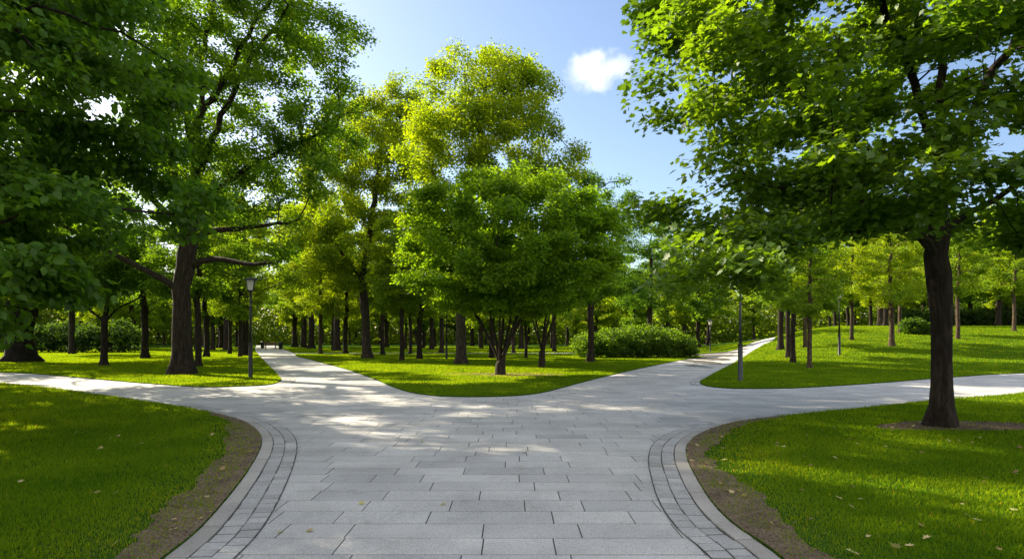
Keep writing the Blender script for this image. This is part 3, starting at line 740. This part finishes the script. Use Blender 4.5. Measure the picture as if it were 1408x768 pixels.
for kind, px, py, rz, sc, col, lab, grp, bk in [
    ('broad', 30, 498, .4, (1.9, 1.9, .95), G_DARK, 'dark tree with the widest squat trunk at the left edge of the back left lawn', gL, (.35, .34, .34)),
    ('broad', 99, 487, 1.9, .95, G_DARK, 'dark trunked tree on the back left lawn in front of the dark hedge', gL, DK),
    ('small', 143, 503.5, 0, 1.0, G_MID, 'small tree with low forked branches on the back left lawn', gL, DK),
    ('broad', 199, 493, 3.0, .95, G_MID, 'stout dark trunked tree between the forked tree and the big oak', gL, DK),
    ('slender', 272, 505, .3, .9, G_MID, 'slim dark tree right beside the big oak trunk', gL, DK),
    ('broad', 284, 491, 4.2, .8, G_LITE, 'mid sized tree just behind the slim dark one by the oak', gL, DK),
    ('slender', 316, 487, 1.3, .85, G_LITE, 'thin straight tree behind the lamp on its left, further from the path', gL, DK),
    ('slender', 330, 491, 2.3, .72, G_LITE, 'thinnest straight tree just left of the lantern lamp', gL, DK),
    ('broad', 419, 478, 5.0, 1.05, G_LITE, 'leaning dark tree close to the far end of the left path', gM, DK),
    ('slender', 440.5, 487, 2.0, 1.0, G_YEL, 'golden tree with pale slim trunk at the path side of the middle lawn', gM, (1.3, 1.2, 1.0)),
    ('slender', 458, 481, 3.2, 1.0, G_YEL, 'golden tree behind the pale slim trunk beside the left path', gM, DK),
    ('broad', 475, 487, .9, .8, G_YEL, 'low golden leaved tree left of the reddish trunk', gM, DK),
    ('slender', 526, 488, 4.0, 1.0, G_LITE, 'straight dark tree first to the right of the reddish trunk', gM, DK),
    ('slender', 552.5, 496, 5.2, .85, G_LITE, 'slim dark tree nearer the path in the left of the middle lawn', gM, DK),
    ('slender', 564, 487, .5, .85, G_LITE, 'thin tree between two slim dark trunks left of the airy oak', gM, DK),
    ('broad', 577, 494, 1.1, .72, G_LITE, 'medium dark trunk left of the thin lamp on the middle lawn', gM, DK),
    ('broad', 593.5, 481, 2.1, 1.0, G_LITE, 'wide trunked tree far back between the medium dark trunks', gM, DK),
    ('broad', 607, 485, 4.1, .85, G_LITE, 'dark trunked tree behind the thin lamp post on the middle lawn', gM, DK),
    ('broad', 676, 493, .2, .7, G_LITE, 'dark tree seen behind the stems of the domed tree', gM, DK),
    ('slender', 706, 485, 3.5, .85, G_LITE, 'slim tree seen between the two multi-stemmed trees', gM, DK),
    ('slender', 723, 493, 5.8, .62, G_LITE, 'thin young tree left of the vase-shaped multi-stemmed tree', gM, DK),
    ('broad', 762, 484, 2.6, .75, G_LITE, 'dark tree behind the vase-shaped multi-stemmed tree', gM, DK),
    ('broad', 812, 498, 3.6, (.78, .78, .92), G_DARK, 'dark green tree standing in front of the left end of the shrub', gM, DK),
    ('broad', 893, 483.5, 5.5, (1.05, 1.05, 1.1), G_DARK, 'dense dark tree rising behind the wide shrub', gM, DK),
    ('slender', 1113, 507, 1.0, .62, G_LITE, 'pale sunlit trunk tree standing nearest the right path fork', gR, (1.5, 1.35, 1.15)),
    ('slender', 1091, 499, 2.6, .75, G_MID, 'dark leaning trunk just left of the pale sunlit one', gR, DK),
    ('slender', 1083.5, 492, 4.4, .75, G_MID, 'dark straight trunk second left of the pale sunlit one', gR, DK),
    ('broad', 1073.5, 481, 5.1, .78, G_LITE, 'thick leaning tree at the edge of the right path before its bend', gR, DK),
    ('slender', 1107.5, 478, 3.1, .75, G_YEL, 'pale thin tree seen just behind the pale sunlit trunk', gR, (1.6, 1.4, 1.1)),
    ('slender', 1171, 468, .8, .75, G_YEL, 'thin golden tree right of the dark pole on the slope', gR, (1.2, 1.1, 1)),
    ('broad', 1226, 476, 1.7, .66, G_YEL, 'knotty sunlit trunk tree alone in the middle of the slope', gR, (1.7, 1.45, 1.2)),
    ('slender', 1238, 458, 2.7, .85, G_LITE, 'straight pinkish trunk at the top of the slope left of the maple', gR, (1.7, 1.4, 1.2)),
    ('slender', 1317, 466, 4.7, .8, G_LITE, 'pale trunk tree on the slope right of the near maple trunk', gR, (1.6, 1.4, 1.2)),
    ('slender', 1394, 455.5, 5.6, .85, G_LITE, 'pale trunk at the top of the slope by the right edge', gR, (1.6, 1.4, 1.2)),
]:
    tree(kind, px, py, rz, sc, col, lab, grp, bark=bk)

# --- shade trees left of the view (their shadows lie on the lawns and paving)
for i, (x, y, rz, s) in enumerate([(-20.8, 23.0, 1.6, 1.45), (-17.4, 18.4, 1.0, 1.15), (-19, 5.0, 3.0, 1.05), (-30, 27, 5.0, 1.1), (-10.5, -1.5, 2.2, 1.0)]):
    tree('broad', 0, 0, rz, s, G_MID, 'shade tree on the left lawn beyond the picture edge', 'shade trees beyond the left edge', pos=Vector((x, y, .02)), bark=DK)

# --- far trees, in three groves
for x, y, s, col, lab in ((-19.5, 73, 1.35, G_YEL, 'tall golden tree behind the leaning one at the far right side of the left path'),
                          (-33.5, 77, 1.4, G_LITE, 'tall leafy tree on the far left side of the left path'),
                          (-41, 92, 1.5, G_LITE, 'tall leafy tree behind the left end of the far bench'),
                          (-27, 88, 1.5, G_YEL, 'tall golden tree behind the right end of the far bench'),
                          (-34.5, 104, 1.5, G_MID, 'tall green tree closing the view behind the far bench'),
                          (-22.5, 55, 1.25, G_LITE, 'leafy tall tree between the big oak and the left path')):
    tree('broad', 0, 0, x*7.1, s, col, lab, 'tall trees around the end of the left path', pos=Vector((x, y, -.02)), bark=DK)
    
rgf = np.random.default_rng(77); placed = []
def far_grove(n, xr, yr, label, group, ok=lambda x, y: True, mind=5.0, cols=(G_MID, G_LITE, G_YEL, G_YEL)):
    k = 0; tries = 0
    while k < n and tries < 8000:
        tries += 1
        y = rgf.uniform(*yr); x = rgf.uniform(*xr)*y
        if not ok(x, y) or any((x-a)**2+(y-b)**2 < mind**2 for a, b in placed): continue
        placed.append((x, y)); k += 1
        c = cols[rgf.integers(len(cols))]; s = rgf.uniform(.8, 1.15)
        tree(['far', 'far2'][rgf.integers(2)], 0, 0, rgf.uniform(0, 6.28), s, c, label, group, pos=Vector((x, y, float(H(x, y))-.03)), bark=tuple(np.array(DK)*rgf.uniform(.8, 1.5)))
wide = [o for o in COL.objects if o.get('label', '').startswith('dark tree with the widest')][0]
for c_ in wide.children:
    if c_.name.startswith('trunk'): c_.scale = (1.6, 1.6, 1)
lp = lambda x, y: abs(x-(-21.8-(y-62)*.392)) > 4.6         # keep the left path clear
rp = lambda x, y: not (abs(x-(29+(y-75)*.5)) < 6)
far_grove(34, (-.80, -.33), (76, 150), 'far park tree in the wood left of the left path', 'far trees left of the left path', lambda x, y: lp(x, y) and x < -24-(y-62)*.39)
far_grove(44, (-.40, .30), (84, 150), 'far park tree in the wood beyond the middle lawn', 'far trees beyond the middle lawn', lambda x, y: lp(x, y) and rp(x, y) and x > -20-(y-62)*.39)
far_grove(40, (.36, .85), (70, 140), 'far park tree on the crest of the right slope', 'far trees on the right crest', lambda x, y: rp(x, y) and x > 24, cols=(G_MID, G_LITE, G_YEL, G_YEL))

# --- shrubs and hedges
def make_shrub(name, seed, specs, n, size, color, spread=.14, natt=None):
    """leaf mass on its own short stems"""
    rg = np.random.default_rng(seed)
    root = empty(name)
    A = lobes(rg, specs, n); A = A[A[:, 2] > .05]
    A = clumpy(rg, A, .02, 1, .05)
    k = len(A); r = np.zeros(k); par = np.arange(k)
    V, F, a = leaves(rg, A, par, r, 1.0, k, size, T_OVAL, spread, .8, .1, .7, .7, trunk=tuple(np.mean([s[:2] for s in specs], 0)))
    c = mesh_np('foliage', V, [F], M['leaf'], root, False, {'tint': a}); c.color = (*color, 1)
    m = [[], [], 0]
    for s in specs:
        for j in range(7):
            b = np.array([s[0]+rg.uniform(-.4, .4)*s[3], s[1]+rg.uniform(-.4, .4)*s[4], -.05]); e = b+[rg.normal(0, .35*s[3]), rg.normal(0, .35*s[4]), s[2]+.4*s[5]]
            mid = (b+e)/2+rg.normal(0, .1, 3); V, F = tube(np.array([b, mid, e]), np.array([.035, .025, .01]), 5)
            m[0].append(V); m[1].append(F+m[2]); m[2] += len(V)
    mesh_np('stems', np.concatenate(m[0]), [np.concatenate(m[1])], M['bark'], root)
    return root
sh = make_shrub('shrub', 51, [(-3.4, 0, .9, 1.3, 1.6, 1.15), (-1.4, -.2, 1.05, 1.9, 1.9, 1.3), (.8, .1, 1.2, 1.9, 2, 1.45), (2.8, 0, 1.05, 1.8, 1.9, 1.25), (4.0, .2, .8, 1.2, 1.6, .95)], 30000, .17, (.058, .115, .014))
v = G(873, 492.5); prop(sh, 'wide rounded green shrub at the edge of the lawn by the right path', 'shrub'); sh.location = (v.x, v.y+1.4, v.z)
hd = make_shrub('hedge', 52, [(x, random.uniform(-.5, .5), 1.5, 2.6, 1.6, random.uniform(1.5, 2.0)) for x in np.arange(-12, 12.1, 3)], 26000, .28, (.026, .058, .014), .2)
prop(hd, 'dark dense hedge behind the trunks on the back left lawn', 'hedge'); hd.location = (-52, 68, 0); hd.rotation_euler.z = -.12
hd2 = make_shrub('hedge', 53, [(x, random.uniform(-.5, .5), 1.3, 2.8, 1.6, random.uniform(1.3, 1.8)) for x in np.arange(-16, 16.1, 3.2)], 24000, .32, (.030, .065, .015), .22)
prop(hd2, 'dark hedge along the crest of the right slope', 'hedge'); hd2.location = (68, 86, float(H(68, 86))); hd2.rotation_euler.z = .05
sl = make_shrub('shrub', 54, [(0, 0, .9, 1.4, 1.3, 1.1), (1.4, .2, .7, 1.0, 1.0, .8)], 5000, .22, (.045, .095, .014))
v = G(1256, 459.5); prop(sl, 'small round bush on top of the right slope left of the maple trunk', 'shrub'); sl.location = v; sl.scale = (.75, .75, .75)
# the far wood that closes the view
def woodland():
    rg = np.random.default_rng(61); n = 420000
    x = rg.uniform(-190, 190, n); y = 156+rg.normal(0, 8, n)+.0016*x**2*-1
    top = 11+4*vnoise(np.column_stack([x, y*0]), .09, 3)+3*vnoise(np.column_stack([x, y*0]), .35, 4)
    z = rg.random(n)**1.35*top+H(x, y)
    P = np.column_stack([x, y, z]); V, F, a = leaves(rg, P, np.arange(n), np.zeros(n), 1.0, n, .62, T_OVAL, .5, .8, .3, .25, .9)
    o = mesh_np('woodland', V, [F], M['leaf'], None, False, {'tint': a}); o.color = (.10, .16, .018, 1)
    prop(o, 'distant green wood closing the view behind the park trees', 'woodland', kind='stuff')
woodland()

# ------------------------------------------------------------------ lamps
def lamp(name, loc, label, h=3.88, sleeve=1.34, rs=.075, rp_=.045, mp='black_metal', ms='black_metal', rz=0.3, group='park lamps'):
    t = empty(name, loc, rz)
    b = MB(); b.lathe([(rs*1.25, -.03), (rs*1.25, .03), (rs, .05), (rs, sleeve-.05), (rs*.96, sleeve)], 16); b.build('sleeve', M[ms], t, False)
    b = MB(); b.lathe([(rs*1.06, sleeve-.06), (rs*1.06, sleeve+.01), (rp_*1.2, sleeve+.03)], 16); b.build('collar', M['grey_metal' if mp == 'grey_metal' else 'black_metal'], t, False)
    zt = h-.52
    b = MB(); b.lathe([(rp_*1.1, sleeve+.01), (rp_, h*.6), (rp_*.85, zt)], 14); b.build('pole', M[mp], t, False)
    ln = MB(); ln.lathe([(.05, zt-.06), (.11, zt), (.125, zt+.03)], 8, rot=R(45)); ho = ln.build('lantern_base', M['black_metal'], t)
    g = MB(); g.lathe([(.13, zt+.03), (.205, zt+.42)], 4, rot=R(45)); go = g.build('lantern_glass', M['glass'], t)
    for k in range(4):
        a = R(45)+k*math.pi/2; f = MB()
        f.bar((.135*math.cos(a), .135*math.sin(a), zt+.02), (.212*math.cos(a), .212*math.sin(a), zt+.43), .02); f.build('frame_bar', M['black_metal'], go)
    r = MB(); r.lathe([(.225, zt+.415), (.30, zt+.42), (.30, zt+.435), (.16, zt+.485), (.05, zt+.515), (.03, zt+.54)], 12); r.build('lantern_roof', M['black_metal'], t, False)
    prop(t, label, 'street lamp', group); return t
v = G(344.5, 520.5); lamp('street_lamp', v, 'black lantern lamp at the fork beside the big oak and the left path')
v = G(1018, 524.5); lamp('street_lamp', v, 'lamp post with dark sleeve and grey pole at the right fork under maple leaves', mp='dark_metal', ms='dark_metal', rs=.085, rp_=.042)
v = G(976.5, 485); lamp('street_lamp', v, 'small distant lamp beside the right path past the shrub', h=3.1, sleeve=1.0, rs=.06, rp_=.04)
v = G(1154, 489); lamp('street_lamp', v, 'thin dark lamp post on the right slope between the pale trunks', h=3.9)
v = G(614, 494.5); lamp('street_lamp', v, 'thin lamp post on the middle lawn left of the airy oak trunk', h=3.9)

# ------------------------------------------------------------------ bench and bins at the end of the left path
v = G(372, 479.3)
bn = empty('park_bench', v, .12)
for nm, boxes in (('seat', [((0, dy, .44), (1.7, .11, .04)) for dy in (-.2, -.07, .06, .19)]), ('backrest', [((0, .27+.03*i, .56+.13*i), (1.7, .035, .10)) for i in range(3)])):
    b = MB(); [b.box(c, d, 0, .006) for c, d in boxes]; b.build(nm, M['wood'], bn)
for sx in (-.65, .65):
    b = MB(); b.bar((sx, -.22, 0), (sx, -.2, .42), .06); b.bar((sx, .22, 0), (sx, .34, .9), .06); b.bar((sx, -.24, .4), (sx, .28, .4), .05); b.build('leg', M['black_metal'], bn)
prop(bn, 'brown slatted park bench at the far end of the left path', 'bench')
for px, py, lab in ((386, 480, 'dark litter bin right of the bench at the far end of the left path'), (361, 478.6, 'dark litter bin left of the bench at the far end of the left path')):
    t = empty('litter_bin', G(px, py)); b = MB(); b.lathe([(.22, 0), (.24, .05), (.26, .82), (.27, .85)], 16); b.build('body', M['black_metal'], t, False)
    b = MB(); b.lathe([(.29, .853), (.29, .88), (.2, .96), (.05, 1.0)], 16); b.build('lid', M['dark_metal'], t, False)
    prop(t, lab, 'litter bin', 'litter bins by the far bench')

# ------------------------------------------------------------------ fallen leaves
def fallen_mesh(seed):
    rg = np.random.default_rng(seed); tv, tf = T_MAPLE
    V = tv.copy(); V[:, 0] -= .4; V[:, 2] = .5*V[:, 1]**2*rg.uniform(.5, 1.5)+.35*V[:, 0]**2*rg.uniform(-.2, 1.2)+rg.normal(0, .03, len(V)); V[:, 2] -= V[:, 2].min()
    return V, tf
M['dry'] = leaf_material('dry_leaf', gloss=.05, trans=.25, tmul=(1.5, 1.3, 1))
base = []
for s in range(4):
    V, F = fallen_mesh(s); base.append((V, F))
fl_src = {}
def fallen(x, y, z, label, group, rg):
    s = int(rg.integers(4))
    if s not in fl_src:
        o = mesh_np('fallen_leaf', base[s][0], [base[s][1]], M['dry'], None, False, {'tint': np.full(len(base[s][0]), .5)}); fl_src[s] = o
    else:
        o = fl_src[s].copy(); COL.objects.link(o)
    k = rg.uniform(.035, .08); o.scale = (k, k, k); o.location = (x, y, z)
    o.rotation_euler = (rg.normal(0, .3), rg.normal(0, .3), rg.uniform(0, 6.28))
    o.color = (*[(.42, .30, .13), (.50, .40, .20), (.30, .19, .09), (.45, .42, .16)][int(rg.integers(4))], 1)
    prop(o, label, 'leaf', group)
rl = np.random.default_rng(19)
def scatter(n, poly, d0, d1, a0, a1, z, label, group):
    k = 0
    while k < n:
        d = rl.uniform(d0, d1); a = rl.uniform(a0, a1); p = np.array([[d*math.tan(a), d]])
        if inside(p, poly)[0]: fallen(p[0, 0], p[0, 1], z, label, group, rl); k += 1
scatter(62, LAWN['B'], 4.4, 11.5, R(8), R(40), .060, 'dry tan fallen leaf lying on the grass of the right lawn', 'fallen leaves on the right lawn')
scatter(16, LAWN['A'], 4.4, 11.0, R(-40), R(-16), .060, 'dry tan fallen leaf lying on the grass of the left lawn', 'fallen leaves on the left lawn')
def scatter_paving(n, label, group):
    k = 0
    while k < n:
        d = rl.uniform(4.6, 12); p = np.array([[rl.uniform(-3.4, 3.4), d]])
        if not any(inside(p, q)[0] for q in LAWN.values()): fallen(p[0, 0], p[0, 1], .016, label, group, rl); k += 1
scatter_paving(9, 'small dry fallen leaf lying on the pale granite paving', 'fallen leaves on the paving')
scatter(14, MUL, 10.4, 12.6, R(28), R(40), .045, 'dry fallen leaf lying on the mulch around the near maple trunk', 'fallen leaves on the mulch')
scatter(14, ER, 4.6, 11.0, R(8), R(30), .042, 'dry fallen leaf on the bare earth beside the right kerb', 'fallen leaves on the right bare earth')
scatter(10, EL, 4.6, 11.0, R(-32), R(-14), .042, 'dry fallen leaf on the bare earth beside the left kerb', 'fallen leaves on the left bare earth')

# ------------------------------------------------------------------ cloud
def cloud():
    d = 900.0; cx = (824-CX)/FPX*d; cz = CAM_H+(HORY-97)/FPX*d; s = d/FPX
    b = MB()
    bpy_me = bpy.data.meshes.new('cloud')
    import bmesh
    bm = bmesh.new()
    bmesh.ops.create_icosphere(bm, subdivisions=3, radius=1.0, matrix=Matrix.Translation((cx, d, cz)) @ Matrix.Diagonal((52*s, 40*s, 36*s, 1)))
    bm.to_mesh(bpy_me); bm.free()
    m, nt, out = mat_new('cloud'); L = nt.links
    P = posco(nt)
    def blob(c, rx, rz):
        sub = N(nt, 'VectorMath', operation='SUBTRACT'); L.new(P, sub.inputs[0]); sub.inputs[1].default_value = (cx+c[0]*s, d, cz+c[1]*s)
        mul = N(nt, 'VectorMath', operation='MULTIPLY'); L.new(sub.outputs[0], mul.inputs[0]); mul.inputs[1].default_value = (1/(rx*s), 1/(26*s), 1/(rz*s))
        ln = N(nt, 'VectorMath', operation='LENGTH'); L.new(mul.outputs[0], ln.inputs[0]); return ln.outputs['Value']
    acc = None
    for c, rx, rz in (((-20, -1), 25, 22), ((-5, 14), 21, 16), ((25, 5), 23, 17), ((-3, -16), 22, 14), ((8, -2), 26, 14)):
        v_ = blob(c, rx, rz)
        if acc is None: acc = v_
        else:
            mn = N(nt, 'Math', operation='SMOOTH_MIN'); L.new(acc, mn.inputs[0]); L.new(v_, mn.inputs[1]); mn.inputs[2].default_value = .3; acc = mn.outputs[0]
    nz = noise(nt, .05/s*1.0, 7, .68, P, .4)
    a = N(nt, 'Math', operation='MULTIPLY_ADD'); L.new(nz, a.inputs[0]); a.inputs[1].default_value = 2.9; 
    sb = N(nt, 'Math', operation='SUBTRACT'); sb.inputs[0].default_value = -.40; L.new(acc, sb.inputs[1]); L.new(sb.outputs[0], a.inputs[2])
    den = N(nt, 'Math', operation='MULTIPLY'); L.new(a.outputs[0], den.inputs[0]); den.inputs[1].default_value = .026/s; 
    mxm = N(nt, 'Math', operation='MAXIMUM'); L.new(den.outputs[0], mxm.inputs[0]); mxm.inputs[1].default_value = 0.0
    pv = N(nt, 'VolumePrincipled'); pv.inputs['Color'].default_value = (1, 1, 1, 1); pv.inputs['Anisotropy'].default_value = .1
    L.new(mxm.outputs[0], pv.inputs['Density']); L.new(pv.outputs[0], out.inputs['Volume'])
    bpy_me.materials.append(m); o = bpy.data.objects.new('cloud', bpy_me); COL.objects.link(o)
    prop(o, 'small white puffy cloud alone in the blue sky', 'cloud')
cloud()

# ------------------------------------------------------------------ light, sky, camera
SUN_AZ, SUN_EL = 53.0, 32.0         # degrees left of straight ahead
sd = Vector((-math.sin(R(SUN_AZ))*math.cos(R(SUN_EL)), math.cos(R(SUN_AZ))*math.cos(R(SUN_EL)), math.sin(R(SUN_EL))))
sun = bpy.data.lights.new('sun', 'SUN'); sun.energy = 5.0; sun.angle = R(.53); sun.color = (1.0, .87, .64)
so = bpy.data.objects.new('sun', sun); COL.objects.link(so); so.rotation_euler = sd.to_track_quat('Z', 'Y').to_euler(); so.location = sd*60
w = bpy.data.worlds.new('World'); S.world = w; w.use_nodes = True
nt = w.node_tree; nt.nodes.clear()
sky = nt.nodes.new('ShaderNodeTexSky'); sky.sky_type = 'NISHITA'; sky.sun_disc = False
sky.sun_elevation = R(SUN_EL); sky.sun_rotation = R(-SUN_AZ); sky.air_density = .9; sky.dust_density = 1.2; sky.ozone_density = 1.7
bg = nt.nodes.new('ShaderNodeBackground'); bg.inputs[1].default_value = .083
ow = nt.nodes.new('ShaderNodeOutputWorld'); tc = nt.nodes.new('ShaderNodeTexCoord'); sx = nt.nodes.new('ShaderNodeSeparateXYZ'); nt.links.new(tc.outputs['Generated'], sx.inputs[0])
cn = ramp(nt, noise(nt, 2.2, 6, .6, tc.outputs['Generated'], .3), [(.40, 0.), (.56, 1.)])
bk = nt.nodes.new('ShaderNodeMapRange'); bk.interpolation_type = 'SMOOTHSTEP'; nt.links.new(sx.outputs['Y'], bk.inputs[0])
bk.inputs[1].default_value = .35; bk.inputs[2].default_value = -.15; bk.inputs[3].default_value = 0; bk.inputs[4].default_value = 1     # unseen broken cloud added to the sky behind the view, as fill light
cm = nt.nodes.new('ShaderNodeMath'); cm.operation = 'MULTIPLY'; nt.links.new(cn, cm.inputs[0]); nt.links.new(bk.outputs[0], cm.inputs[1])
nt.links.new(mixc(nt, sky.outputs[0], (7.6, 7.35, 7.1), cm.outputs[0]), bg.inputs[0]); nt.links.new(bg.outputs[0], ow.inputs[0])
cam = bpy.data.cameras.new('camera'); co = bpy.data.objects.new('camera', cam); COL.objects.link(co)
co.location = (0, 0, CAM_H); co.rotation_euler = (R(90), 0, 0)
cam.sensor_fit = 'HORIZONTAL'; cam.sensor_width = 36; cam.lens = 36*FPX/1408; cam.shift_y = (HORY-384)/1408
cam.clip_start = .05; cam.clip_end = 4000
S.camera = co
S.view_settings.view_transform = 'Standard'; S.view_settings.look = 'None'; S.view_settings.gamma = 1; S.view_settings.use_curve_mapping = False
S.view_settings.exposure = 1.48
S.render.engine = 'CYCLES'
c = S.cycles
c.max_bounces = 14; c.diffuse_bounces = 9; c.glossy_bounces = 2; c.transmission_bounces = 9; c.volume_bounces = 6; c.transparent_max_bounces = 8
c.use_denoising = True; c.denoising_prefilter = 'ACCURATE'; c.denoising_input_passes = 'RGB_ALBEDO_NORMAL'; c.caustics_reflective = False; c.caustics_refractive = False; c.sample_clamp_indirect = 8
c.use_adaptive_sampling = True; c.adaptive_threshold = .01
